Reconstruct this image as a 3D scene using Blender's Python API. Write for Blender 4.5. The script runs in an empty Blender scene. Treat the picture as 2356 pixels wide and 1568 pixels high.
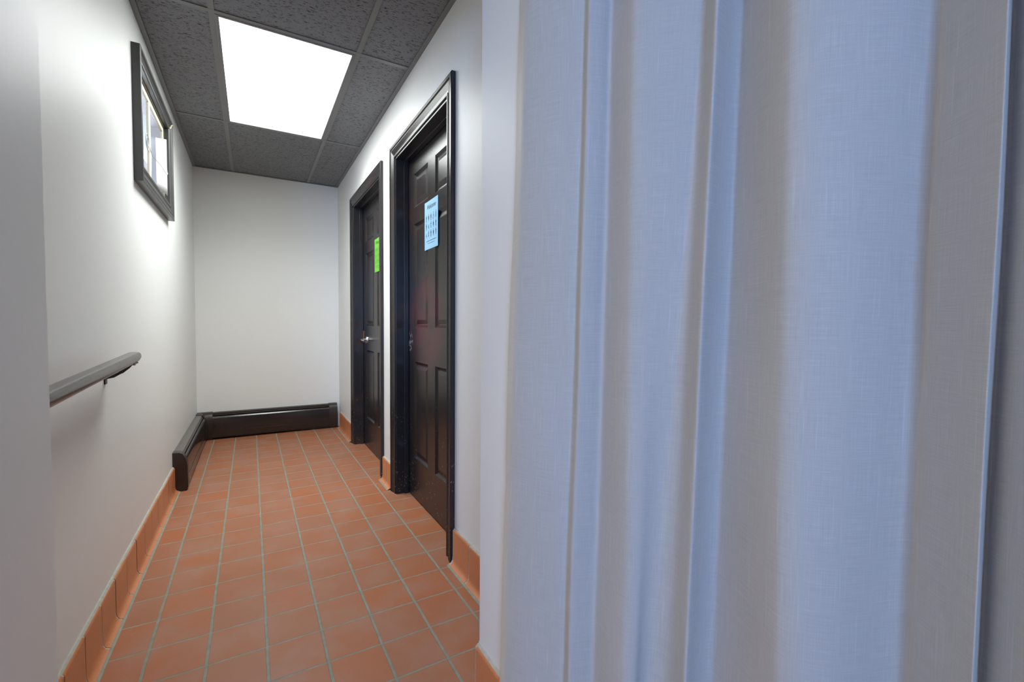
import bpy, bmesh, math, random
from mathutils import Vector, Matrix
random.seed(7)
sc = bpy.context.scene
COL = sc.collection

# ------------------------------------------------------------------ camera
CAMH = 1.03
yaw, pitch, roll, FPX = 0.52266, -0.03703, 0.00703, 1035.67
cam = bpy.data.cameras.new('camera'); co = bpy.data.objects.new('camera', cam); COL.objects.link(co)
fw = Vector((math.sin(yaw)*math.cos(pitch), math.cos(yaw)*math.cos(pitch), math.sin(pitch)))
r0 = Vector((math.cos(yaw), -math.sin(yaw), 0)); u0 = r0.cross(fw)
rr = r0*math.cos(roll)+u0*math.sin(roll); uu = -r0*math.sin(roll)+u0*math.cos(roll)
M = Matrix((rr, uu, -fw)).transposed().to_4x4(); M.translation = Vector((0, 0, CAMH))
co.matrix_world = M
cam.sensor_width = 36; cam.lens = FPX/2356*36; cam.clip_start = 0.02
sc.camera = co
# ------------------------------------------------------------------ world, lights, exposure
w = bpy.data.worlds.new('sky'); sc.world = w; w.use_nodes = True
bg = w.node_tree.nodes['Background']; bg.inputs[0].default_value = (0.76, 0.86, 1, 1); bg.inputs[1].default_value = 4.0

def area_light(name, loc, rot, sx, sy, power, color, spread=math.pi):
    l = bpy.data.lights.new(name, 'AREA'); l.shape = 'RECTANGLE'; l.size = sx; l.size_y = sy
    l.energy = power; l.color = color; l.spread = spread
    o = bpy.data.objects.new(name, l); COL.objects.link(o); o.location = loc; o.rotation_euler = rot
    return o
# daylight coming through the window in the rear wall of the room the camera stands in
area_light('daylight', (-1.35, -3.25, 1.5), (math.radians(90), 0, 0), 1.0, 1.3, 82, (0.22, 0.46, 1.0))
sc.view_settings.view_transform = 'Standard'; sc.view_settings.look = 'None'
sc.view_settings.exposure = 0.76; sc.view_settings.gamma = 1; sc.view_settings.use_curve_mapping = False
PANEL_STRENGTH = 5.2
ROOM_FILL_STRENGTH = 14.5

# ------------------------------------------------------------------ materials
def mat(name, color=(.5, .5, .5), rough=.5, spec=.5, metal=0, noise=None, bump=None, emit=None, coat=0):
    m = bpy.data.materials.new(name); m.use_nodes = True
    nt = m.node_tree; b = nt.nodes['Principled BSDF']
    b.inputs['Base Color'].default_value = (*color, 1); b.inputs['Roughness'].default_value = rough
    b.inputs['Specular IOR Level'].default_value = spec; b.inputs['Metallic'].default_value = metal
    b.inputs['Coat Weight'].default_value = coat
    if emit:
        b.inputs['Emission Color'].default_value = (*emit[0], 1); b.inputs['Emission Strength'].default_value = emit[1]
    tc = nt.nodes.new('ShaderNodeTexCoord')
    if noise:   # (scale, amount, detail)
        n = nt.nodes.new('ShaderNodeTexNoise'); n.inputs['Scale'].default_value = noise[0]; n.inputs['Detail'].default_value = noise[2]
        nt.links.new(tc.outputs['Object'], n.inputs['Vector'])
        mx = nt.nodes.new('ShaderNodeMix'); mx.data_type = 'RGBA'
        mx.inputs[6].default_value = (*[c*(1-noise[1]) for c in color], 1); mx.inputs[7].default_value = (*[min(1, c*(1+noise[1])) for c in color], 1)
        nt.links.new(n.outputs['Fac'], mx.inputs[0]); nt.links.new(mx.outputs[2], b.inputs['Base Color'])
    if bump:    # (scale, strength, distance)
        n = nt.nodes.new('ShaderNodeTexNoise'); n.inputs['Scale'].default_value = bump[0]; n.inputs['Detail'].default_value = 3
        nt.links.new(tc.outputs['Object'], n.inputs['Vector'])
        bp = nt.nodes.new('ShaderNodeBump'); bp.inputs['Strength'].default_value = bump[1]; bp.inputs['Distance'].default_value = bump[2]
        nt.links.new(n.outputs['Fac'], bp.inputs['Height']); nt.links.new(bp.outputs[0], b.inputs['Normal'])
    return m

class N:
    """tiny math-node helper"""
    def __init__(s, nt): s.nt = nt
    def new(s, t, **k):
        n = s.nt.nodes.new(t)
        for a, v in k.items(): setattr(n, a, v)
        return n
    def m(s, op, a, b=0.0, c=0.0):
        n = s.new('ShaderNodeMath', operation=op)
        for i, v in enumerate((a, b, c)):
            if isinstance(v, (int, float)): n.inputs[i].default_value = v
            else: s.nt.links.new(v, n.inputs[i])
        return n.outputs[0]
    def mix(s, f, a, b):
        n = s.new('ShaderNodeMix', data_type='RGBA')
        for i, v in ((0, f), (6, a), (7, b)):
            if isinstance(v, (int, float)): n.inputs[i].default_value = v
            elif isinstance(v, tuple): n.inputs[i].default_value = (*v, 1)
            else: s.nt.links.new(v, n.inputs[i])
        return n.outputs[2]
    def ramp(s, f, lo, hi):
        n = s.new('ShaderNodeMapRange'); n.inputs[1].default_value = lo; n.inputs[2].default_value = hi
        n.interpolation_type = 'SMOOTHSTEP'
        s.nt.links.new(f, n.inputs[0]); return n.outputs[0]
    def noise(s, vec, scale, detail=2, rough=.5):
        n = s.new('ShaderNodeTexNoise'); n.inputs['Scale'].default_value = scale; n.inputs['Detail'].default_value = detail
        n.inputs['Roughness'].default_value = rough
        s.nt.links.new(vec, n.inputs['Vector']); return n.outputs['Fac']
    def mapping(s, vec, scale=(1, 1, 1), loc=(0, 0, 0), rot=(0, 0, 0)):
        n = s.new('ShaderNodeMapping'); n.inputs['Scale'].default_value = scale; n.inputs['Location'].default_value = loc
        n.inputs['Rotation'].default_value = rot
        s.nt.links.new(vec, n.inputs[0]); return n.outputs[0]
    def bump(s, h, strength, dist):
        n = s.new('ShaderNodeBump'); n.inputs['Strength'].default_value = strength; n.inputs['Distance'].default_value = dist
        s.nt.links.new(h, n.inputs['Height']); return n.outputs[0]

GX, GW, QY, QL = -0.4586, 0.1604, 1.265, 0.1642
def floor_mat():
    m = mat('quarry_tile_floor', rough=.42, spec=.3); nt = m.node_tree; n = N(nt); b = nt.nodes['Principled BSDF']
    geo = n.new('ShaderNodeNewGeometry'); sx = n.new('ShaderNodeSeparateXYZ'); nt.links.new(geo.outputs['Position'], sx.inputs[0])
    X, Y = sx.outputs[0], sx.outputs[1]
    wob = n.m('MULTIPLY', n.m('SUBTRACT', n.noise(geo.outputs['Position'], 9, 2), .5), .004)
    xs = n.m('ADD', n.m('ADD', X, n.m('MULTIPLY', n.m('SUBTRACT', Y, 3.09), .0032)), wob)
    U = n.m('DIVIDE', n.m('SUBTRACT', xs, GX), GW); V = n.m('DIVIDE', n.m('SUBTRACT', n.m('ADD', Y, wob), QY), QL)
    def edge(c, size):
        f = n.m('FRACT', n.m('ADD', c, 100)); return n.m('MULTIPLY', n.m('MINIMUM', f, n.m('SUBTRACT', 1, f)), size)
    eu, ev = edge(U, GW), edge(V, QL)
    ju = n.ramp(eu, .0038, .0052); jv = n.ramp(ev, .0027, .0038)
    tile = n.m('MINIMUM', ju, jv)
    cx = n.new('ShaderNodeCombineXYZ')
    nt.links.new(n.m('FLOOR', U), cx.inputs[0]); nt.links.new(n.m('FLOOR', V), cx.inputs[1])
    wn = n.new('ShaderNodeTexWhiteNoise', noise_dimensions='3D'); nt.links.new(cx.outputs[0], wn.inputs['Vector'])
    var = wn.outputs['Value']
    c1 = n.mix(var, (.37, .120, .048), (.32, .130, .068))
    cloud = n.noise(geo.outputs['Position'], 5.5, 4, .6)
    c2 = n.mix(n.ramp(cloud, .38, .72), c1, (.345, .165, .105))
    fine = n.noise(geo.outputs['Position'], 220, 3, .7)
    c3 = n.mix(n.m('MULTIPLY', n.ramp(fine, .35, .75), .25), c2, (.30, .13, .07))
    grout = n.mix(n.noise(geo.outputs['Position'], 30, 3), (.18, .176, .14), (.33, .317, .25))
    # a few paint specks dropped on the tiles
    vo = n.new('ShaderNodeTexVoronoi'); vo.inputs['Scale'].default_value = 7; nt.links.new(geo.outputs['Position'], vo.inputs['Vector'])
    speck = n.m('LESS_THAN', vo.outputs['Distance'], .012)
    col = n.mix(tile, grout, c3); col = n.mix(n.m('MULTIPLY', speck, .7), col, (.7, .68, .62))
    nt.links.new(col, b.inputs['Base Color'])
    nt.links.new(n.m('ADD', n.m('MULTIPLY', tile, -.35), n.m('ADD', .80, n.m('MULTIPLY', cloud, .1))), b.inputs['Roughness'])
    h = n.m('ADD', tile, n.m('MULTIPLY', fine, .06))
    nt.links.new(n.bump(h, .6, .0025), b.inputs['Normal'])
    return m
def ceiling_tile_mat():
    m = mat('painted_ceiling_tile', rough=.75, spec=.35); nt = m.node_tree; n = N(nt); b = nt.nodes['Principled BSDF']
    tc = n.new('ShaderNodeNewGeometry').outputs['Position']
    streak = n.noise(n.mapping(tc, (55, 230, 1), rot=(0, 0, .15)), 1.0, 3, .6)
    gate = n.noise(tc, 60, 2)
    hole = n.m('MULTIPLY', n.ramp(streak, .57, .63), n.ramp(gate, .38, .48))
    fine = n.noise(tc, 260, 3, .7)
    col = n.mix(fine, (.15, .153, .165), (.25, .253, .268)); col = n.mix(hole, col, (.018, .018, .018))
    nt.links.new(col, b.inputs['Base Color'])
    nt.links.new(n.bump(n.m('SUBTRACT', n.m('MULTIPLY', fine, .5), hole), .7, .002), b.inputs['Normal'])
    return m
def dark_paint(name, base=(.020, .017, .017), tint=(.055, .018, .016), rough=.3, speck=True):
    m = mat(name, rough=rough, spec=.42); nt = m.node_tree; n = N(nt); b = nt.nodes['Principled BSDF']
    geo = n.new('ShaderNodeNewGeometry').outputs['Position']
    cl = n.noise(n.mapping(geo, (2.2, 2.2, 2.8)), 1, 3)
    col = n.mix(n.ramp(cl, .5, .68), base, tint)
    if speck:
        sn = n.noise(geo, 95, 3, .7); gate = n.noise(geo, 6, 2)
        sx = n.new('ShaderNodeSeparateXYZ'); nt.links.new(geo, sx.inputs[0])
        low = n.m('SUBTRACT', 1, n.ramp(sx.outputs[2], .15, .75))          # kick height chips
        ch = n.m('MULTIPLY', n.ramp(sn, .64, .69), n.m('MULTIPLY', n.ramp(gate, .48, .58), low))
        col = n.mix(n.m('MULTIPLY', ch, .75), col, (.45, .41, .37))
    nt.links.new(col, b.inputs['Base Color'])
    nt.links.new(n.bump(n.noise(n.mapping(geo, (60, 60, 6)), 1, 3), .12, .002), b.inputs['Normal'])
    return m
def door_paint():
    m = dark_paint('dark_door_paint', (.016, .013, .013), (.026, .016, .014), .27)
    nt = m.node_tree; n = N(nt); b = nt.nodes['Principled BSDF']
    geo = n.new('ShaderNodeNewGeometry').outputs['Position']
    # embossed wood grain, long along z
    g = n.noise(n.mapping(geo, (1, 240, 9)), 1, 3, .6)
    for l in list(b.inputs['Normal'].links): nt.links.remove(l)
    nt.links.new(n.bump(g, .28, .0012), b.inputs['Normal'])
    # rubbed grey patch of bare paint where hands push the door
    sx = n.new('ShaderNodeSeparateXYZ'); nt.links.new(geo, sx.inputs[0])
    d = n.m('ADD', n.m('POWER', n.m('DIVIDE', n.m('SUBTRACT', sx.outputs[1], 2.63), .05), 2), n.m('POWER', n.m('DIVIDE', n.m('SUBTRACT', sx.outputs[2], .92), .07), 2))
    rub = n.m('MULTIPLY', n.m('SUBTRACT', 1, n.ramp(d, .3, 1.3)), n.ramp(n.noise(geo, 45, 3, .7), .50, .62))
    old = b.inputs['Base Color'].links[0].from_socket
    # soft red reflection painted into the door colour around the lock rail
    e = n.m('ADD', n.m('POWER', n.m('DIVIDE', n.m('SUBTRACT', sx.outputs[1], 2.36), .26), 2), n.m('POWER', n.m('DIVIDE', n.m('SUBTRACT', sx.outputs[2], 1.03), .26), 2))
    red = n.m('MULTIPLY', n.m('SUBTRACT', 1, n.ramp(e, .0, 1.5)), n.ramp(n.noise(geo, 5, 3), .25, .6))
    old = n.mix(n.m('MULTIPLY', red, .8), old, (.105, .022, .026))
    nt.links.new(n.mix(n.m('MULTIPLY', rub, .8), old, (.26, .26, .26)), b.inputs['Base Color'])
    return m
def base_tile_mat():
    m = mat('cove_base_tile', rough=.32, spec=.5); nt = m.node_tree; n = N(nt); b = nt.nodes['Principled BSDF']
    geo = n.new('ShaderNodeNewGeometry').outputs['Position']
    c = n.mix(n.noise(geo, 4.5, 3), (.46, .15, .05), (.62, .24, .11))
    c = n.mix(n.m('MULTIPLY', n.ramp(n.noise(geo, 160, 3, .7), .45, .8), .3), c, (.18, .06, .025))
    nt.links.new(c, b.inputs['Base Color'])
    return m
def curtain_mat():
    m = mat('woven_curtain_cloth', rough=.6, spec=.25); nt = m.node_tree; n = N(nt); b = nt.nodes['Principled BSDF']
    uv = n.new('ShaderNodeUVMap').outputs[0]
    wft = n.noise(n.mapping(uv, (18, 900, 1)), 1, 3, .7)
    wrp = n.noise(n.mapping(uv, (900, 14, 1)), 1, 3, .7)
    slub = n.noise(n.mapping(uv, (260, 7, 1)), 1, 1)
    thr = n.m('ADD', n.m('MULTIPLY', wft, .6), n.m('MULTIPLY', wrp, .5))
    col = n.mix(n.ramp(thr, .35, .8), (.54, .53, .51), (.65, .64, .61))
    col = n.mix(n.m('MULTIPLY', n.ramp(slub, .64, .76), .30), col, (.76, .76, .76))
    nt.links.new(col, b.inputs['Base Color'])
    cr = n.noise(n.mapping(uv, (9, 5, 1)), 1, 4, .55)
    bh = n.m('ADD', n.m('MULTIPLY', thr, .018), n.m('MULTIPLY', cr, .35))
    nt.links.new(n.bump(bh, .35, .004), b.inputs['Normal'])
    b.inputs['Sheen Weight'].default_value = .15
    tr = n.new('ShaderNodeBsdfTranslucent'); nt.links.new(col, tr.inputs[0])
    ms = n.new('ShaderNodeMixShader'); ms.inputs[0].default_value = .12
    nt.links.new(b.outputs[0], ms.inputs[1]); nt.links.new(tr.outputs[0], ms.inputs[2])
    nt.links.new(ms.outputs[0], nt.nodes['Material Output'].inputs[0])
    return m
M_WALL = mat('semi_gloss_wall_paint', (.79, .79, .775), rough=.46, spec=.26, noise=(1.3, .02, 2), bump=(90, .10, .001))
M_ROOM = mat('taupe_room_paint', (.34, .31, .28), rough=.6)
M_FLOOR = floor_mat(); M_TILE = ceiling_tile_mat()
M_GRID = mat('charcoal_grid_metal', (.17, .17, .172), rough=.38, spec=.5)
M_TRIM = dark_paint('dark_trim_paint', (.020, .018, .018), (.040, .024, .020), .27)
M_WTRIM = mat('charcoal_window_trim', (.055, .055, .055), rough=.35, spec=.6, noise=(14, .35, 4), bump=(60, .2, .001))
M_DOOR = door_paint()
M_BASE = base_tile_mat()
M_GROUT = mat('pale_grout', (.42, .40, .34), rough=.8, noise=(60, .25, 3))
M_FGROUT = mat('grey_floor_grout', (.27, .265, .21), rough=.85, noise=(30, .3, 3))
M_HEAT = mat('dark_brown_enamel', (.022, .014, .012), rough=.20, spec=.6, noise=(5, .3, 3), bump=(7, .10, .004))
M_HEATCAP = mat('brown_enamel_cap', (.030, .020, .017), rough=.36, spec=.5, noise=(20, .4, 4))
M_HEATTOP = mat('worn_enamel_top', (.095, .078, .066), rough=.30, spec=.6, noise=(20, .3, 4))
M_FIN = mat('aluminium_fin', (.10, .09, .085), rough=.4, metal=.6)
M_RAIL = mat('grey_brown_rail_paint', (.115, .098, .086), rough=.24, spec=.6, noise=(8, .25, 3), bump=(25, .08, .002))
M_BRKT = mat('black_bracket_metal', (.03, .028, .027), rough=.4, metal=.3)
M_CHROME = mat('dull_nickel', (.45, .44, .42), rough=.3, metal=1)
M_BRASS = mat('tarnished_brass', (.30, .13, .06), rough=.45, metal=.8)
M_CREAM = mat('cream_sash_paint', (.72, .66, .50), rough=.5, noise=(12, .08, 3))
M_PAPER = mat('white_sheet', (.80, .80, .82), rough=.8)
M_WIRE = mat('grey_wire', (.36, .38, .38), rough=.5)
M_BLUE = mat('pale_blue_card', (.30, .55, .78), rough=.45)
M_GREEN = mat('bright_green_card', (.15, .47, .04), rough=.5)
M_INK = mat('black_ink', (.03, .03, .035), rough=.6)
M_GINK = mat('dark_green_ink', (.035, .12, .03), rough=.6)
M_CURT = curtain_mat()
M_OUT = mat('white_siding', (.88, .87, .88), rough=.7)
M_SOFFIT = mat('dark_soffit', (.10, .08, .07), rough=.8)
def lamp_mat(name, strength, col=(1, .985, .96)):
    return mat(name, (.9, .9, .9), rough=.5, emit=(col, strength))
M_LAMP = lamp_mat('lit_diffuser', PANEL_STRENGTH, (.955, 1, .98))
M_FILL = lamp_mat('room_fill_diffuser', ROOM_FILL_STRENGTH, (1, .94, .80))
M_GLASS = bpy.data.materials.new('clear_glass'); M_GLASS.use_nodes = True
_nt = M_GLASS.node_tree; _nt.nodes.remove(_nt.nodes['Principled BSDF'])
_t = _nt.nodes.new('ShaderNodeBsdfTransparent'); _g = _nt.nodes.new('ShaderNodeBsdfGlossy'); _x = _nt.nodes.new('ShaderNodeMixShader')
_t.inputs[0].default_value = (.96, .98, 1, 1); _g.inputs['Roughness'].default_value = .03; _x.inputs[0].default_value = .06
_nt.links.new(_t.outputs[0], _x.inputs[1]); _nt.links.new(_g.outputs[0], _x.inputs[2]); _nt.links.new(_x.outputs[0], _nt.nodes['Material Output'].inputs[0])

# ------------------------------------------------------------------ mesh helpers
def obj(name, bm, m, parent=None, loc=None, kind=None, smooth=False, bevel=0, label=None, cat=None, group=None, wn=False):
    me = bpy.data.meshes.new(name)
    bmesh.ops.recalc_face_normals(bm, faces=bm.faces[:])
    bm.to_mesh(me); bm.free()
    me.materials.append(m)
    o = bpy.data.objects.new(name, me); COL.objects.link(o)
    if smooth:
        for p in me.polygons: p.use_smooth = True
        me.set_sharp_from_angle(angle=math.radians(38))
    if parent: o.parent = parent
    if loc: o.location = loc
    if bevel:
        bv = o.modifiers.new('bevel', 'BEVEL'); bv.width = bevel; bv.segments = 2; bv.limit_method = 'ANGLE'
    if kind: o['kind'] = kind
    if label: o['label'] = label
    if cat: o['category'] = cat
    if group: o['group'] = group
    return o
def thing(name, label=None, cat=None, loc=(0, 0, 0), group=None, kind=None):
    o = bpy.data.objects.new(name, None); COL.objects.link(o); o.location = loc; o.empty_display_size = .05
    if label: o['label'] = label
    if cat: o['category'] = cat
    if group: o['group'] = group
    if kind: o['kind'] = kind
    return o
def BX(bm, x0, x1, y0, y1, z0, z1):
    v = [bm.verts.new((x, y, z)) for x in (x0, x1) for y in (y0, y1) for z in (z0, z1)]
    for f in ((0, 1, 3, 2), (4, 6, 7, 5), (0, 4, 5, 1), (2, 3, 7, 6), (0, 2, 6, 4), (1, 5, 7, 3)):
        bm.faces.new([v[i] for i in f])
def box(*a):
    bm = bmesh.new(); BX(bm, *a); return bm
def boxes(*L):
    bm = bmesh.new()
    for a in L: BX(bm, *a)
    return bm
def sweep(bm, prof, frames, closed_path=False, closed_prof=True, caps=True):
    """prof: list of (a,b); frames: list of functions (a,b)->Vector"""
    rings = [[bm.verts.new(f(a, b)) for a, b in prof] for f in frames]
    n = len(prof); R = len(rings)
    for i in range(R if closed_path else R-1):
        A, B = rings[i], rings[(i+1) % R]
        for j in range(n if closed_prof else n-1):
            bm.faces.new((A[j], A[(j+1) % n], B[(j+1) % n], B[j]))
    if caps and not closed_path and closed_prof:
        bm.faces.new(rings[0]); bm.faces.new(rings[-1][::-1])
def cyl(bm, p, q, r, seg=16, r2=None):
    p, q = Vector(p), Vector(q); d = (q-p).normalized()
    a = d.orthogonal().normalized(); b = d.cross(a); r2 = r if r2 is None else r2
    prof = [(math.cos(t*2*math.pi/seg), math.sin(t*2*math.pi/seg)) for t in range(seg)]
    sweep(bm, prof, [lambda s, t: p+a*s*r+b*t*r, lambda s, t: q+a*s*r2+b*t*r2])
def tube(bm, pts, r, seg=8):
    pts = [Vector(p) for p in pts]; prof = [(math.cos(t*2*math.pi/seg), math.sin(t*2*math.pi/seg)) for t in range(seg)]
    fr = []
    for i, p in enumerate(pts):
        d = (pts[min(i+1, len(pts)-1)]-pts[max(i-1, 0)]).normalized()
        a = Vector((1, 0, 0)) if abs(d.x) < .9 else Vector((0, 1, 0))
        a = (a-d*a.dot(d)).normalized(); b = d.cross(a)
        fr.append(lambda s, t, p=p, a=a, b=b: p+a*s*r+b*t*r)
    sweep(bm, prof, fr)

# ------------------------------------------------------------------ the setting
XL, XR, YB, ZC = -0.430, 0.744, 4.756, 2.365
YF = 1.09; YN = 0.86          # hallway side and room side of the wall with the cased opening
JL, JR = -0.311, 0.530        # faces of the opening
RX0, RX1, RY0 = -2.2, 2.3, -3.0
obj('floor', box(RX0-.1, RX1+.1, RY0-.1, YB+.1, -.1, 0), M_FLOOR, kind='structure')
# left hallway wall with a window hole
WY0, WY1, WZ0, WZ1 = 2.555, 3.305, 1.715, 2.15
obj('wall_left', boxes((XL-.06, XL, YF, WY0, 0, ZC+.1), (XL-.06, XL, WY1, YB+.1, 0, ZC+.1),
                       (XL-.06, XL, WY0, WY1, 0, WZ0), (XL-.06, XL, WY0, WY1, WZ1, ZC+.1)), M_WALL, kind='structure')
D1 = (1.850, 2.680); D2 = (3.050, 3.962); DZ = 2.005
obj('wall_right', boxes((XR, XR+.13, YF-.23, D1[0], 0, ZC+.1), (XR, XR+.13, D1[1], D2[0], 0, ZC+.1), (XR, XR+.13, D2[1], YB+.1, 0, ZC+.1),
                        (XR, XR+.13, D1[0], D1[1], DZ, ZC+.1), (XR, XR+.13, D2[0], D2[1], DZ, ZC+.1)), M_WALL, kind='structure')
obj('wall_back', box(XL, XR, YB, YB+.1, 0, ZC+.1), M_WALL, kind='structure')
obj('wall_front', boxes((RX0, JL, YN, YF, 0, ZC+.1), (JR, XR, YN, YF, 0, ZC+.1), (JL, JR, YN, YF, 2.12, ZC+.1), (XR+.13, RX1, YN, YF, 0, ZC+.1)), M_WALL, kind='structure', bevel=.003)
# walls of the room the camera stands in
obj('wall_room_left', box(RX0-.1, RX0, RY0, YF, 0, ZC+.1), M_ROOM, kind='structure')
obj('wall_room_right', box(RX1, RX1+.1, RY0, YF, 0, ZC+.1), M_ROOM, kind='structure')
RW = (-1.85, -.85, .9, 2.1)
obj('wall_rear', boxes((RX0-.1, RW[0], RY0-.12, RY0, 0, ZC+.1), (RW[1], RX1+.1, RY0-.12, RY0, 0, ZC+.1),
                       (RW[0], RW[1], RY0-.12, RY0, 0, RW[2]), (RW[0], RW[1], RY0-.12, RY0, RW[3], ZC+.1)), M_ROOM, kind='structure')
rw = thing('window_2', loc=(-1.35, RY0, .9), kind='structure')
obj('window_frame', boxes((-.50, .50, -.06, .01, -.05, 0), (-.50, .50, -.06, .01, 1.2, 1.25), (-.55, -.50, -.06, .01, -.05, 1.25), (.50, .55, -.06, .01, -.05, 1.25), (-.015, .015, -.05, -.01, 0, 1.2)), M_CREAM, rw)

# ceiling: structural slab, grid bars, lay-in tiles
ceil = obj('ceiling', box(RX0-.1, RX1+.1, RY0-.1, YB+.1, ZC+.10, ZC+.16), M_GRID, kind='structure')
C1, C2 = -.138, .472; R1, R2, R0 = 3.5975, 2.367, 1.137
g = bmesh.new(); GB = .012
def tee_y(x, y0, y1):
    BX(g, x-GB, x+GB, y0, y1, ZC-.001, ZC+.002); BX(g, x-.003, x+.003, y0, y1, ZC+.002, ZC+.035)
def tee_x(y, x0, x1):
    BX(g, x0, x1, y-GB, y+GB, ZC-.0015, ZC+.002); BX(g, x0, x1, y-.003, y+.003, ZC+.002, ZC+.035)
for x in (C1, C2): tee_y(x, YF, YB)
for y in (R0, R2, R1): tee_x(y, XL, XR)
obj('ceiling_grid', g, M_GRID, ceil)
g = bmesh.new()
lp = [(0, 0), (.022, 0), (.022, .002), (.002, .002), (.002, .024), (0, .024)]
for (x, y0, y1, s) in ((XL, YF, YB, 1), (XR, YF, YB, -1)):
    sweep(g, lp, [lambda a, b, y=y, x=x, s=s: Vector((x+s*a, y, ZC-.002+b)) for y in (y0, y1)])
for (y, s) in ((YB, -1), (YF, 1)):
    sweep(g, lp, [lambda a, b, y=y, x=x, s=s: Vector((x, y+s*a, ZC-.0025+b)) for x in (XL, XR)])
obj('wall_angle', g, M_GRID, ceil)
xs = [XL, C1, C2, XR]; ys = [YF, R0, R2, R1, YB]
for i in range(3):
    for j in range(4):
        if i == 1 and j == 2: continue
        x0, x1, y0, y1 = xs[i]+.005, xs[i+1]-.005, ys[j]+.005, ys[j+1]-.005
        obj('ceiling_tile', box(x0, x1, y0, y1, ZC+.003, ZC+.018), M_TILE, ceil)
# the camera room's ceiling
obj('ceiling_tile', boxes((RX0, RX1, RY0, YN, ZC+.003, ZC+.02)), M_TILE, ceil)

# ceiling lights
def ceiling_light(x0, x1, y0, y1, lampm, label, zc=ZC, power=0):
    cx, cy = (x0+x1)/2, (y0+y1)/2; hx, hy = (x1-x0)/2, (y1-y0)/2
    t = thing('ceiling_light', label, 'light', (cx, cy, zc))
    f = bmesh.new(); w_ = .014
    for a in ((-hx, hx, -hy, -hy+w_), (-hx, hx, hy-w_, hy), (-hx, -hx+w_, -hy+w_, hy-w_), (hx-w_, hx, -hy+w_, hy-w_)):
        BX(f, *a, -.0035, .012)
    obj('frame', f, M_GRID, t, bevel=.001)
    obj('diffuser', box(-hx+w_, hx-w_, -hy+w_, hy-w_, .000, .006), lampm, t)
    obj('housing', boxes((-hx+.004, hx-.004, -hy+.004, hy-.004, .07, .085), (-hx+.004, -hx+.01, -hy+.004, hy-.004, .012, .07), (hx-.01, hx-.004, -hy+.004, hy-.004, .012, .07)), M_GRID, t)
    if power:      # the tubes' light leaves a prismatic lens mostly downwards
        al = area_light('tube_light', (0, 0, -.001), (0, 0, 0), 2*(hx-w_), 2*(hy-w_), power, (.955, 1, .98), math.radians(144)); al.parent = t
    return t
ceiling_light(C1+GB, C2-GB, R2+GB, R1-GB, M_LAMP, 'bright white rectangular ceiling light set in the dark ceiling grid', power=12.5)
ceiling_light(-1.9, -1.3, .12, .72, M_FILL, 'added warm ceiling panel lighting the curtain from out of view', ZC+.001)  # unseen panel, added to brighten the curtain and the near room

# ------------------------------------------------------------------ cove base tiles
CP = [(0, 0), (0, .148), (.003, .1515), (.007, .1515), (.011, .148), (.012, .143), (.012, .032), (.014, .018), (.020, .009), (.030, .005), (.030, 0)]
def base_run(name, P, d, nrm, L, first=None):
    """P start point, d unit direction, nrm unit normal out of the wall, L length"""
    P, d, nrm = Vector(P), Vector(d), Vector(nrm); bm = bmesh.new(); s = 0; tl = first or .158
    while s < L-.004:
        e = min(s+tl-.007, L)
        jz = random.uniform(-.0012, .0012); jn = random.uniform(0, .0012)
        if e-s > .008:
            sweep(bm, CP, [lambda a, b, q=q: P+d*q+nrm*(a+(jn if a > 0 else 0))+Vector((0, 0, b+(jz if b > .1 else 0))) for q in (s, e)])
        s = e+.007; tl = .1605
    o = obj(name, bm, M_BASE, kind='structure', smooth=True)
    gp = [(0, 0), (0, .155), (.004, .155), (.0112, .146), (.0117, .034), (.0134, .0188), (.0190, .0083), (.0290, .0042), (.0295, 0)]
    gb = bmesh.new(); sweep(gb, gp, [lambda a, b, q=q: P+d*q+nrm*a+Vector((0, 0, b)) for q in (0, L)])
    obj('grout', gb, M_GROUT, o)
    gb = bmesh.new(); sweep(gb, [(.0297, 0), (.0297, .004), (.038, .0015), (.0385, 0)], [lambda a, b, q=q: P+d*q+nrm*a+Vector((0, 0, b)) for q in (0, L)])
    obj('floor_joint', gb, M_FGROUT, o)
    return o
HY = 3.345
base_run('baseboard_left', (XL, YF, 0), (0, 1, 0), (1, 0, 0), HY-YF-.002, .09)
base_run('baseboard_right', (XR, YF, 0), (0, 1, 0), (-1, 0, 0), 1.770-YF, .033+.161)
base_run('baseboard_right.001', (XR, 2.760, 0), (0, 1, 0), (-1, 0, 0), 2.974-2.760, .107)
base_run('baseboard_right.002', (XR, 4.042, 0), (0, 1, 0), (-1, 0, 0), 4.670-4.042, .12)
base_run('baseboard_front', (JR, YN, 0), (0, 1, 0), (-1, 0, 0), YF-YN, .07)
base_run('baseboard_front.001', (JL, YN, 0), (0, 1, 0), (1, 0, 0), YF-YN, .07)
base_run('baseboard_front.002', (XR-.04, YF, 0), (-1, 0, 0), (0, 1, 0), XR-.04-JR, .12)

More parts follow.
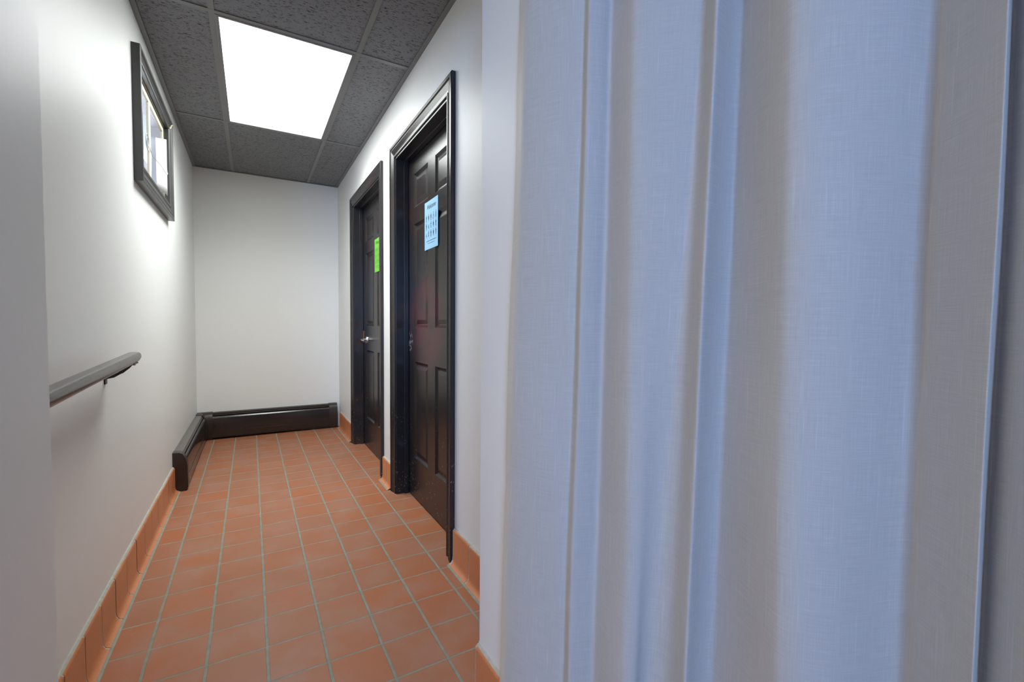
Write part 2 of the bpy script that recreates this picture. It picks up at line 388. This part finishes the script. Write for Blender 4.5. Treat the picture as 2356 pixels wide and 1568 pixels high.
# ------------------------------------------------------------------ doors
CAS = [(0, 0), (0, .008), (.003, .011), (.010, .011), (.012, .0085), (.020, .010), (.034, .014), (.044, .017), (.047, .0145), (.052, .0145), (.056, .020), (.070, .020), (.074, .017), (.074, 0)]
def door_casing(y0, y1, z1, x, prof):
    bm = bmesh.new()
    fr = [lambda a, b: Vector((x-b, y0-a, 0.0)), lambda a, b: Vector((x-b, y0-a, z1+a)),
          lambda a, b: Vector((x-b, y1+a, z1+a)), lambda a, b: Vector((x-b, y1+a, 0.0))]
    sweep(bm, prof, fr); return bm
LX = .815
def leaf_mesh(y0, y1, z0, z1, x, th=.035):
    W = y1-y0; st = .108; mu = .112; pw = (W-2*st-mu)/2
    yy = [y0, y0+st, y0+st+pw, y0+st+pw+mu, y1-st, y1]
    zz = [z0, .245, .810, 1.010, 1.600, 1.695, 1.885, z1]
    bm = bmesh.new(); grid = {}
    def V(y, z, d=0): return bm.verts.new((x+d, y, z))
    for j in range(6):
        for k in range(8): grid[j, k] = V(yy[j], zz[k])
    for j in range(5):
        for k in range(7):
            ring = [grid[j, k], grid[j+1, k], grid[j+1, k+1], grid[j, k+1]]
            if j in (1, 3) and k in (1, 3, 5):
                a0, a1, b0, b1 = yy[j], yy[j+1], zz[k], zz[k+1]
                for ins, d in ((.003, .003), (.012, .010), (.018, .011), (.040, .0035), (.043, .003)):
                    nr = [V(a0+ins, b0+ins, d), V(a1-ins, b0+ins, d), V(a1-ins, b1-ins, d), V(a0+ins, b1-ins, d)]
                    for q in range(4): bm.faces.new((ring[q], ring[(q+1) % 4], nr[(q+1) % 4], nr[q]))
                    ring = nr
            bm.faces.new(ring)
    # back and edges
    B = [bm.verts.new((x+th, a, b)) for a, b in ((y0, z0), (y1, z0), (y1, z1), (y0, z1))]
    bm.faces.new(B[::-1])
    bot = [grid[j, 0] for j in range(6)]; top = [grid[j, 7] for j in range(6)]
    lf = [grid[0, k] for k in range(8)]; rt = [grid[5, k] for k in range(8)]
    bm.faces.new(bot+[B[1], B[0]]); bm.faces.new(top+[B[2], B[3]])
    bm.faces.new(lf+[B[3], B[0]]); bm.faces.new(rt+[B[2], B[1]])
    return bm
def door(name, D, label):
    y0, y1 = D; t = thing(name, label, None, (0, 0, 0), kind='structure')
    obj('casing', door_casing(y0, y1, DZ, XR, CAS), M_TRIM, t)
    # jamb lining and stop
    obj('jamb', boxes((XR-.004, XR+.13, y0, y0+.012, 0, DZ), (XR-.004, XR+.13, y1-.012, y1, 0, DZ), (XR-.004, XR+.13, y0, y1, DZ-.012, DZ+.001)), M_TRIM, t, bevel=.0015)
    s0, s1 = XR+.042, LX-.0015
    obj('stop', boxes((s0, s1, y0+.012, y0+.024, 0, DZ-.012), (s0, s1, y1-.024, y1-.012, 0, DZ-.012), (s0, s1, y0+.024, y1-.024, DZ-.024, DZ-.012)), M_TRIM, t, bevel=.002)
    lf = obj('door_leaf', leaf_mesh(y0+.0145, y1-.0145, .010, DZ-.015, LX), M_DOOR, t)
    return t, lf
d1, leaf1 = door('door_1', D1, 'nearer dark six-panel door with a pale blue sign')
d2, leaf2 = door('door_2', D2, 'farther dark six-panel door with a green sign and lever handle')
# closet-dark rooms behind the doors are closed off by the leaves
obj('wall_behind_doors', box(XR+.14, XR+.18, YF, YB+.1, 0, ZC), M_WALL, kind='structure')
# lever handle on the far door
h = bmesh.new()
hy, hz = 3.80, .895
cyl(h, (LX, hy, hz), (LX-.010, hy, hz), .032, 28, .029); cyl(h, (LX-.010, hy, hz), (LX-.042, hy, hz), .012, 20, .010)
hd = obj('handle_rose', h, M_CHROME, leaf2, smooth=True)
h = bmesh.new()
pts = [(LX-.042, hy+.012, hz), (LX-.045, hy-.01, hz), (LX-.046, hy-.06, hz-.002), (LX-.042, hy-.105, hz-.004)]
tube(h, pts, .0085, 12)
obj('door_lever', h, M_CHROME, leaf2, smooth=True, label='dull chrome lever')
obj('latch_plate', boxes((LX-.006, LX, 3.905, 3.938, hz-.03, hz+.07), (LX-.020, LX-.006, 3.90, 3.93, hz-.012, hz+.006)), M_BRASS, leaf2, bevel=.002, label='tarnished latch plate')

# ------------------------------------------------------------------ restroom signs
def poly_fill(bm, pts, x):
    vs = [bm.verts.new((x, p[0], p[1])) for p in pts]
    bm.faces.new(vs)
def disc(c, r, n=14): return [(c[0]+r*math.cos(i*2*math.pi/n), c[1]+r*math.sin(i*2*math.pi/n)) for i in range(n)]
def seg2(a, b, w_):
    a, b = Vector(a), Vector(b); d = (b-a).normalized(); n_ = Vector((-d.y, d.x))*w_/2
    return [tuple(a+n_), tuple(b+n_), tuple(b-n_), tuple(a-n_)]
def figure(kind):
    """unit-height pictogram drawn in (u right, v up), u in about -0.25..0.25"""
    P = [disc((0, .90), .085)]
    if kind == 'man':
        P += [[(-.15, .78), (.15, .78), (.17, .45), (.12, .45), (.10, .68), (.10, 0), (.015, 0), (0, .42), (-.015, 0), (-.10, 0), (-.10, .68), (-.12, .45), (-.17, .45)]]
    elif kind == 'woman':
        P += [[(-.11, .78), (.11, .78), (.20, .46), (.15, .44), (.09, .62), (.18, .28), (.07, .28), (.07, 0), (.015, 0), (.01, .28), (-.01, .28), (-.015, 0), (-.07, 0), (-.07, .28), (-.18, .28), (-.09, .62), (-.15, .44), (-.20, .46)]]
    elif kind == 'half':
        P += [[(-.15, .78), (.11, .78), (.20, .46), (.15, .44), (.09, .62), (.18, .28), (.07, .28), (.07, 0), (.0, 0), (0, .42), (-.015, 0), (-.10, 0), (-.10, .68), (-.12, .45), (-.17, .45)]]
    elif kind == 'wheelchair':
        P += [seg2((0, .80), (-.01, .45), .10), seg2((-.01, .47), (.20, .45), .09), seg2((.19, .46), (.24, .18), .08), seg2((.22, .16), (.32, .16), .05), seg2((0, .66), (.16, .60), .05)]
        n = 16; c = (0, .25)
        for i in range(n-3):
            a0 = math.radians(100+i*20); a1 = math.radians(100+(i+1)*20)
            P.append([(c[0]+.25*math.cos(a0), c[1]+.25*math.sin(a0)), (c[0]+.25*math.cos(a1), c[1]+.25*math.sin(a1)), (c[0]+.19*math.cos(a1), c[1]+.19*math.sin(a1)), (c[0]+.19*math.cos(a0), c[1]+.19*math.sin(a0))])
    elif kind == 'tall':
        P += [[(-.10, .80), (.10, .80), (.12, .30), (.08, .0), (-.08, 0), (-.12, .30)], [(-.07, .98), (0, 1.10), (.07, .98)]]
    elif kind == 'run':
        P += [seg2((0, .80), (-.06, .42), .13), seg2((-.05, .44), (.14, .26), .08), seg2((.13, .28), (.10, 0), .07), seg2((-.06, .42), (-.16, .22), .08), seg2((-.15, .24), (-.30, .16), .07), seg2((0, .74), (.20, .58), .06), seg2((0, .74), (-.18, .60), .06)]
    elif kind == 'squat':
        P = [disc((.02, .62), .085)] + [seg2((0, .52), (-.10, .25), .13), seg2((-.10, .28), (.12, .32), .09), seg2((.11, .33), (.08, 0), .08), seg2((0, .46), (.18, .42), .06)]
    elif kind == 'tail':
        P += [[(-.11, .80), (.11, .80), (.10, .50), (.13, .36), (.05, .16), (.16, 0), (0, .07), (-.16, 0), (-.03, .16), (-.12, .36), (-.10, .50)], seg2((.10, .76), (.19, .52), .05), seg2((-.10, .76), (-.19, .52), .05)]
    return P
def sign(name, yc, zc, W, H, card, ink, label):
    xf = LX-.0015
    t = thing(name, label, 'sign', (LX-.0005, yc, zc-H/2))
    obj('card', box(-.0015, -.0002, -W/2, W/2, 0, H), card, t)
    rows = [['man', 'woman', 'half', 'wheelchair', 'tall'], ['man', 'squat', 'run', 'woman', 'man'], ['squat', 'run', 'man', 'woman', 'tail', ]]
    # u runs towards -y when seen from the hallway (reader faces +x)
    def put(bm, P, u0, v0, s):
        for p in P: poly_fill(bm, [(-(u0+a*s*.95), v0+b*s) for a, b in p], -.0019)
    for r_, row in enumerate(rows):
        for c_, k in enumerate(row):
            bm = bmesh.new(); put(bm, figure(k), (-.36+.18*c_)*W, H*(.58-.17*r_), H*.152)
            obj('pictogram', bm, ink, t)
    # cursive heading
    cu = bpy.data.curves.new('heading', 'FONT'); cu.body = 'Welcome'; cu.size = .034*W/.2; cu.shear = .5; cu.align_x = 'CENTER'; cu.offset = .0002
    tmp = bpy.data.objects.new('heading', cu); COL.objects.link(tmp)
    dg = bpy.context.evaluated_depsgraph_get(); me = bpy.data.meshes.new_from_object(tmp.evaluated_get(dg))
    bpy.data.objects.remove(tmp)
    o = bpy.data.objects.new('heading', me); COL.objects.link(o); me.materials.clear(); me.materials.append(ink); o.parent = t
    o.matrix_local = Matrix(((0, 0, -1, -.0019), (-1, 0, 0, 0), (0, 1, 0, H*.83), (0, 0, 0, 1)))
    # two lines of small print, far too small to read in the photograph
    bm = bmesh.new(); rnd = random.Random(3)
    for v, half, hh in ((.165, .36, .014), (.115, .26, .010)):
        u = -half
        while u < half:
            l = rnd.uniform(.014, .030)
            poly_fill(bm, [(-(u)*W, v*H), (-(u+l)*W, v*H), (-(u+l)*W, v*H+hh*H), (-(u)*W, v*H+hh*H)], -.0019)
            u += l+rnd.choice((.006, .006, .02))
    obj('small_print', bm, ink, t)
    return t
sign('restroom_sign', 2.266, 1.550, .200, .252, M_BLUE, M_INK, 'pale blue restroom sign with rows of black figures on the nearer door')
sign('restroom_sign.001', 3.418, 1.540, .200, .248, M_GREEN, M_GINK, 'bright green restroom sign with dark figures on the farther door')

# ------------------------------------------------------------------ window in the left wall
win = thing('window_1', 'small high window with charcoal casing and cream sash', None, (0, 0, 0), kind='structure')
WP = [(0, 0), (0, .020), (.004, .024), (.012, .024), (.015, .019), (.030, .021), (.042, .027), (.046, .022), (.052, .022), (.056, .032), (.070, .032), (.072, .030), (.072, 0)]
wb = bmesh.new()
WPT = [(a*.75, b) for a, b in WP]; 
def wf(sy, sz):
    def f(a, b):
        az = a*.80 if sz > 0 else a*1.15
        return Vector((XL+b, (WY1+a) if sy > 0 else (WY0-a), (WZ1+az) if sz > 0 else (WZ0-az)))
    return f
sweep(wb, WP, [wf(-1, -1), wf(-1, 1), wf(1, 1), wf(1, -1)], closed_path=True)
obj('casing', wb, M_WTRIM, win)
for nm, a, b, mm in (('jamb', XL-.016, XL+.004, M_WTRIM), ('outer_reveal', XL-.061, XL-.0165, M_OUT)):
    obj(nm, boxes((a, b, WY0-.0, WY0+.006, WZ0, WZ1), (a, b, WY1-.006, WY1, WZ0, WZ1), (a, b, WY0, WY1, WZ1-.006, WZ1), (a, b, WY0, WY1, WZ0, WZ0+.006)), mm, win, label='white outer reveal' if nm != 'jamb' else None)
sx0, sx1 = XL-.014, XL-.003; fwid = .028; ym = 2.885
obj('sash', boxes((sx0, sx1, WY0+.006, WY0+.006+fwid, WZ0+.006, WZ1-.006), (sx0, sx1, WY1-.006-fwid, WY1-.006, WZ0+.006, WZ1-.006),
                  (sx0, sx1, WY0+.034, WY1-.034, WZ0+.006, WZ0+.006+fwid), (sx0, sx1, WY0+.034, WY1-.034, WZ1-.006-fwid, WZ1-.006),
                  (sx0, sx1, ym-.016, ym+.016, WZ0+.034, WZ1-.034)), M_CREAM, win, bevel=.002)
for a, b in ((WY0+.034, ym-.016), (ym+.016, WY1-.034)):
    obj('pane', box(sx0+.004, sx0+.007, a, b, WZ0+.034, WZ1-.034), M_GLASS, win)
# chipped plaster showing where the casing mitre has opened
ch = bmesh.new(); rnd = random.Random(5)
for i in range(9):
    y = WY1+.004+i*.0065; z = WZ1+.004+i*.0052
    bmesh.ops.create_icosphere(ch, subdivisions=1, radius=rnd.uniform(.003, .006), matrix=Matrix.Translation((XL+.026+.004*(i/9), y+rnd.uniform(-.003, .003), z+rnd.uniform(-.003, .003))))
obj('mitre_filler', ch, M_CREAM, win, label='cream filler in the open top mitre')
# white sheet standing against the sash
sh = bmesh.new(); n = 10
cor = lambda u, v: Vector((XL+.004+.008*math.sin(u*3.1)+.006*u, 2.985+.300*u, (1.725+.035*u)*(1-v)+(1.985+.095*u)*v))
gr = [[sh.verts.new(cor(i/n, j/4)) for j in range(5)] for i in range(n+1)]
for i in range(n):
    for j in range(4): sh.faces.new((gr[i][j], gr[i+1][j], gr[i+1][j+1], gr[i][j+1]))
so = obj('paper_sheet', sh, M_PAPER, smooth=True, label='white sheet leaning inside the far half of the small window', cat='paper')
so.modifiers.new('solid', 'SOLIDIFY').thickness = .002
# thin wire scroll hanging in front of the sash
sw = bmesh.new()
def spiral(cy, cz, r0_, r1_, a0, a1, x, k=40):
    return [(x, cy+(r0_+(r1_-r0_)*i/k)*math.cos(a0+(a1-a0)*i/k), cz+(r0_+(r1_-r0_)*i/k)*math.sin(a0+(a1-a0)*i/k)) for i in range(k+1)]
tube(sw, spiral(2.785, 1.900, .012, .046, 0, 4.2*math.pi, XL+.002), .0018, 6)
tube(sw, [(XL+.0015, 2.83, 1.888), (XL+.001, 2.88, 1.875), (XL+.001, 2.92, 1.868), (XL+.024, 2.98, 1.847), (XL+.030, 3.05, 1.838), (XL+.031, 3.12, 1.838), (XL+.031, 3.145, 1.846), (XL+.031, 3.15, 1.858), (XL+.031, 3.135, 1.864), (XL+.031, 3.12, 1.856)], .0018, 6)
obj('wire_scroll', sw, M_WIRE, smooth=True, label='thin grey wire scroll hanging across the small window panes', cat='ornament')
# what stands outside: a pale sided wall and its dark eave
obj('wall_neighbour', boxes((-2.35, -2.25, 1.5, 40, 0, 4.6), ), M_OUT, kind='structure')
obj('trim_1', boxes((-2.25, -1.75, 1.5, 40, 4.0, 4.12), ), M_SOFFIT, kind='structure')

# ------------------------------------------------------------------ handrail
rail = thing('handrail', 'grey-brown wall handrail on black bracket along the left wall', 'handrail', (XL, 2.0, .86))
ry1 = 2.03
def rz(y): return .026+(y-2.0)*.030    # relative height of the rail's centre
prof = []
for i in range(28):
    a = i*2*math.pi/28; cx_, cz_ = math.cos(a), math.sin(a)
    px = .0210*math.copysign(abs(cx_)**.6, cx_); pz = .0185*math.copysign(abs(cz_)**.65, cz_)
    if pz < 0: px *= (1+.33*pz/.0185)
    prof.append((px, pz))
rb = bmesh.new(); ysr = [YF+.035-2.0, YF+.05-2.0] + [1.2-2.0, 1.5-2.0, 1.8-2.0, ry1-2.0-.03, ry1-2.0-.014, ry1-2.0-.004, ry1-2.0]
scl = [.9, 1, 1, 1, 1, 1, .97, .88, .72]
sweep(rb, prof, [lambda a, b, y=y, s=s: Vector((.070+a*s, y, (.046+.0085*(y+.0)/.8*1.0+y*.030)+b*s)) for y, s in zip(ysr, scl)])
obj('rail', rb, M_RAIL, rail, smooth=True)
def bracket(y):
    b = bmesh.new(); zc_ = .046+y*.0406+.0078
    BX(b, .0, .004, y-.011, y+.011, zc_-.092, zc_-.040)                       # wall plate
    tube(b, [(.003, y, zc_-.070), (.022, y, zc_-.066), (.045, y, zc_-.052), (.062, y, zc_-.036), (.072, y, zc_-.022)], .0058, 10)
    ob = obj('bracket', b, M_BRKT, rail, smooth=True)
    s = bmesh.new(); BX(s, .061, .083, y-.030, y+.034, zc_-.0275, zc_-.0225)
    obj('saddle', s, M_BRKT, ob, bevel=.001)
    s = bmesh.new(); cyl(s, (.072, y+.026, zc_-.034), (.072, y+.026, zc_-.024), .005, 12)
    obj('screw', s, M_CHROME, ob, smooth=True)
bracket(1.975-2.0); bracket(1.16-2.0)

# ------------------------------------------------------------------ baseboard heater (L shaped, along the back and left walls)
heat = thing('baseboard_heater', 'dark brown L-shaped baseboard heater in the far left corner', 'heater', (XL, YB, 0))
D_, H_ = .072, .235
top_p = [(0, .196), (0, H_), (.034, H_-.001), (.044, H_-.008), (.043, H_-.012), (.033, H_-.004), (.004, H_-.004), (.004, .196)]
fr_p = [(.050, .205), (.0555, .206), (.065, .196), (.0700, .182), (.0700, .075), (.0735, .073), (.0735, .024), (.066, .016), (.064, .018), (.070, .026), (.070, .070), (.0665, .073), (.0665, .180), (.062, .193), (.054, .202)]
damp = [(.030, .224), (.050, .211), (.052, .213), (.033, .227)]
cap_p = [(0, .002), (0, H_+.004), (.034, H_+.003), (.050, H_-.006), (.062, .205), (.071, .182), (.0745, .150), (.0765, .024), (.064, .004)]
def along_back(x0, x1):   # a = out of wall, local coords about the corner
    return [lambda a, b, x=x: Vector((x, -a, b)) for x in (x0, x1)]
def along_left(y0, y1):
    return [lambda a, b, y=y: Vector((a, y, b)) for y in (y0, y1)]
BL = XR-XL; capw = .075; cs = .115; LL = HY-YB
def hp(name, prof, fr, m, parent=heat, label=None):
    bm = bmesh.new(); sweep(bm, prof, fr); return obj(name, bm, m, parent, label=label, smooth=True)
bx1 = BL-.028
back_plate = [(0, .004), (0, .200), (.003, .200), (.003, .004)]
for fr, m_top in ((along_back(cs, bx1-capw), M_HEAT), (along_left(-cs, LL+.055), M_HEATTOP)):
    hp('back_plate', back_plate, fr, M_HEATCAP)
    hp('top_hood', top_p, fr, m_top); hp('front_cover', fr_p, fr, M_HEAT); hp('damper', damp, fr, M_HEATCAP)
hp('end_cap', cap_p, along_back(bx1-capw, bx1), M_HEATCAP)
hp('end_cap', cap_p, along_left(LL+.055, LL), M_HEATCAP)
# inside corner cover: mitred L
cc = bmesh.new()
sweep(cc, cap_p, [lambda a, b: Vector((cs, -a, b)), lambda a, b: Vector((a, -a, b)), lambda a, b: Vector((a, -cs, b))])
obj('corner_cover', cc, M_HEATCAP, heat, smooth=True)
# finned pipe inside
fb = bmesh.new(); cyl(fb, (cs, -.032, .12), (bx1-capw, -.032, .12), .011, 12); cyl(fb, (.032, -cs, .12), (.032, LL+.05, .12), .011, 12)
pp = obj('pipe', fb, M_FIN, heat, smooth=True)
fb = bmesh.new(); x = cs+.02
while x < bx1-capw-.02: BX(fb, x, x+.0008, -.056, -.008, .09, .15); x += .012
y = -cs-.02
while y > LL+.08: BX(fb, .008, .056, y, y+.0008, .09, .15); y -= .012
f_ = obj('fins', fb, M_FIN, heat); f_['kind'] = 'stuff'

# ------------------------------------------------------------------ curtain
TOP = [ (0.5173,0.8783),(0.5077,0.8507),(0.5018,0.8261),(0.5072,0.7997),(0.5275,0.7527),(0.5561,0.7111),(0.5644,0.7036),(0.5542,0.6816),(0.5552,0.6738),(0.5766,0.6660),(0.5937,0.6656),(0.5967,0.6578),(0.5846,0.6188),(0.5742,0.5894),(0.5751,0.5734),(0.5927,0.5484),(0.6201,0.5166),(0.6389,0.4986),(0.6461,0.4957),(0.6449,0.4880),(0.6243,0.4606),(0.6255,0.4545),(0.6594,0.4601),(0.6843,0.4601),(0.6879,0.4533),(0.6584,0.4010),(0.6393,0.3672),(0.6333,0.3489),(0.6426,0.3229),(0.6768,0.2871),(0.7219,0.2574),(0.7574,0.2478),(0.7707,0.2405),(0.7692,0.2331),(0.7440,0.1975),(0.7178,0.1709),(0.7155,0.1660),(0.7573,0.1728),(0.7642,0.1715),(0.7472,0.1489),(0.7126,0.1126),(0.7324,0.0885),(0.8076,0.0811) ]
BOT = [ (0.5034,0.9143),(0.4946,0.8860),(0.4888,0.8619),(0.4964,0.8298),(0.5163,0.7838),(0.5458,0.7389),(0.5537,0.7320),(0.5444,0.7085),(0.5456,0.7003),(0.5672,0.6910),(0.5863,0.6850),(0.5897,0.6761),(0.5785,0.6354),(0.5720,0.5957),(0.5735,0.5780),(0.5861,0.5669),(0.6004,0.5704),(0.6133,0.5674),(0.6232,0.5567),(0.6288,0.5311),(0.6138,0.4898),(0.6153,0.4827),(0.6485,0.4891),(0.6747,0.4853),(0.6794,0.4756),(0.6564,0.4065),(0.6404,0.3642),(0.6350,0.3440),(0.6439,0.3192),(0.6753,0.2914),(0.7158,0.2738),(0.7532,0.2592),(0.7675,0.2493),(0.7663,0.2409),(0.7414,0.2045),(0.7163,0.1751),(0.7139,0.1700),(0.7559,0.1768),(0.7627,0.1755),(0.7461,0.1519),(0.7116,0.1152),(0.7314,0.0910),(0.8076,0.0811) ]
def catmull(P, sub=7):
    out = []
    for i in range(len(P)-1):
        p0, p1, p2, p3 = [Vector(P[max(0, min(len(P)-1, k))]) for k in (i-1, i, i+1, i+2)]
        m1 = (p2-p0)*.5*.8; m2 = (p3-p1)*.5*.8
        L = (p2-p1).length
        if m1.length > 1.2*L: m1 *= 1.2*L/m1.length
        if m2.length > 1.2*L: m2 *= 1.2*L/m2.length
        for s in range(sub):
            t = s/sub; t2, t3 = t*t, t*t*t
            out.append(p1*(2*t3-3*t2+1)+m1*(t3-2*t2+t)+p2*(-2*t3+3*t2)+m2*(t3-t2))
    out.append(Vector(P[-1])); return out
# the folds carry on past the part the photograph shows
ext = []
bx_, by_ = .80, .05
for i in range(16):
    ext.append((bx_+.006*i+(.035 if i % 2 else -.02), by_-.040*i))
def soften(P, it):
    P = [p.copy() for p in P]
    for _ in range(it): P = [P[0]]+[P[i]*.5+(P[i-1]+P[i+1])*.25 for i in range(1, len(P)-1)]+[P[-1]]
    return P
TP = soften(catmull(TOP+ext), 5); BP = soften(catmull(BOT+ext), 5)
cb = bmesh.new(); uvl = cb.loops.layers.uv.new('UVMap'); rows = 72; z0c, z1c = .035, ZC-.012; cols = []
arc = [0]
for i in range(1, len(TP)): arc.append(arc[-1]+(TP[i]-TP[i-1]).length)
for i in range(len(TP)):
    c = []
    for j in range(rows+1):
        z = z0c+(z1c-z0c)*j/rows; t = (z-.4)/1.25; t = max(-.25, min(1.25, t))
        p = BP[i].lerp(TP[i], t)
        wv = .0022*math.sin(z*5.3+arc[i]*11)+.0012*math.sin(z*11+arc[i]*23)
        wv += .006*math.exp(-((z-.66)/.018)**2)*math.exp(-(arc[i]/.035)**2)     # nick in the hem
        c.append(cb.verts.new((p.x+wv, p.y+wv*.6, z)))
    cols.append(c)
for i in range(len(TP)-1):
    for j in range(rows):
        f = cb.faces.new((cols[i][j], cols[i+1][j], cols[i+1][j+1], cols[i][j+1]))
        for l, (a, b) in zip(f.loops, ((i, j), (i+1, j), (i+1, j+1), (i, j+1))):
            l[uvl].uv = (arc[a], z0c+(z1c-z0c)*b/rows)
cur = obj('curtain', cb, M_CURT, label='floor-length grey woven curtain hanging in folds beside the opening', cat='curtain')
for p in cur.data.polygons: p.use_smooth = True
sd = cur.modifiers.new('thickness', 'SOLIDIFY'); sd.thickness = .0018
# ceiling track the curtain hangs from
tk = bmesh.new()
tube(tk, [(.48, .84, ZC-.006), (.55, .66, ZC-.006), (.64, .42, ZC-.006), (.72, .2, ZC-.006), (.80, .0, ZC-.006), (.88, -.56, ZC-.006)], .006, 8)
obj('curtain_track', tk, M_CHROME, label='thin metal ceiling track above the folded curtain', cat='rail')
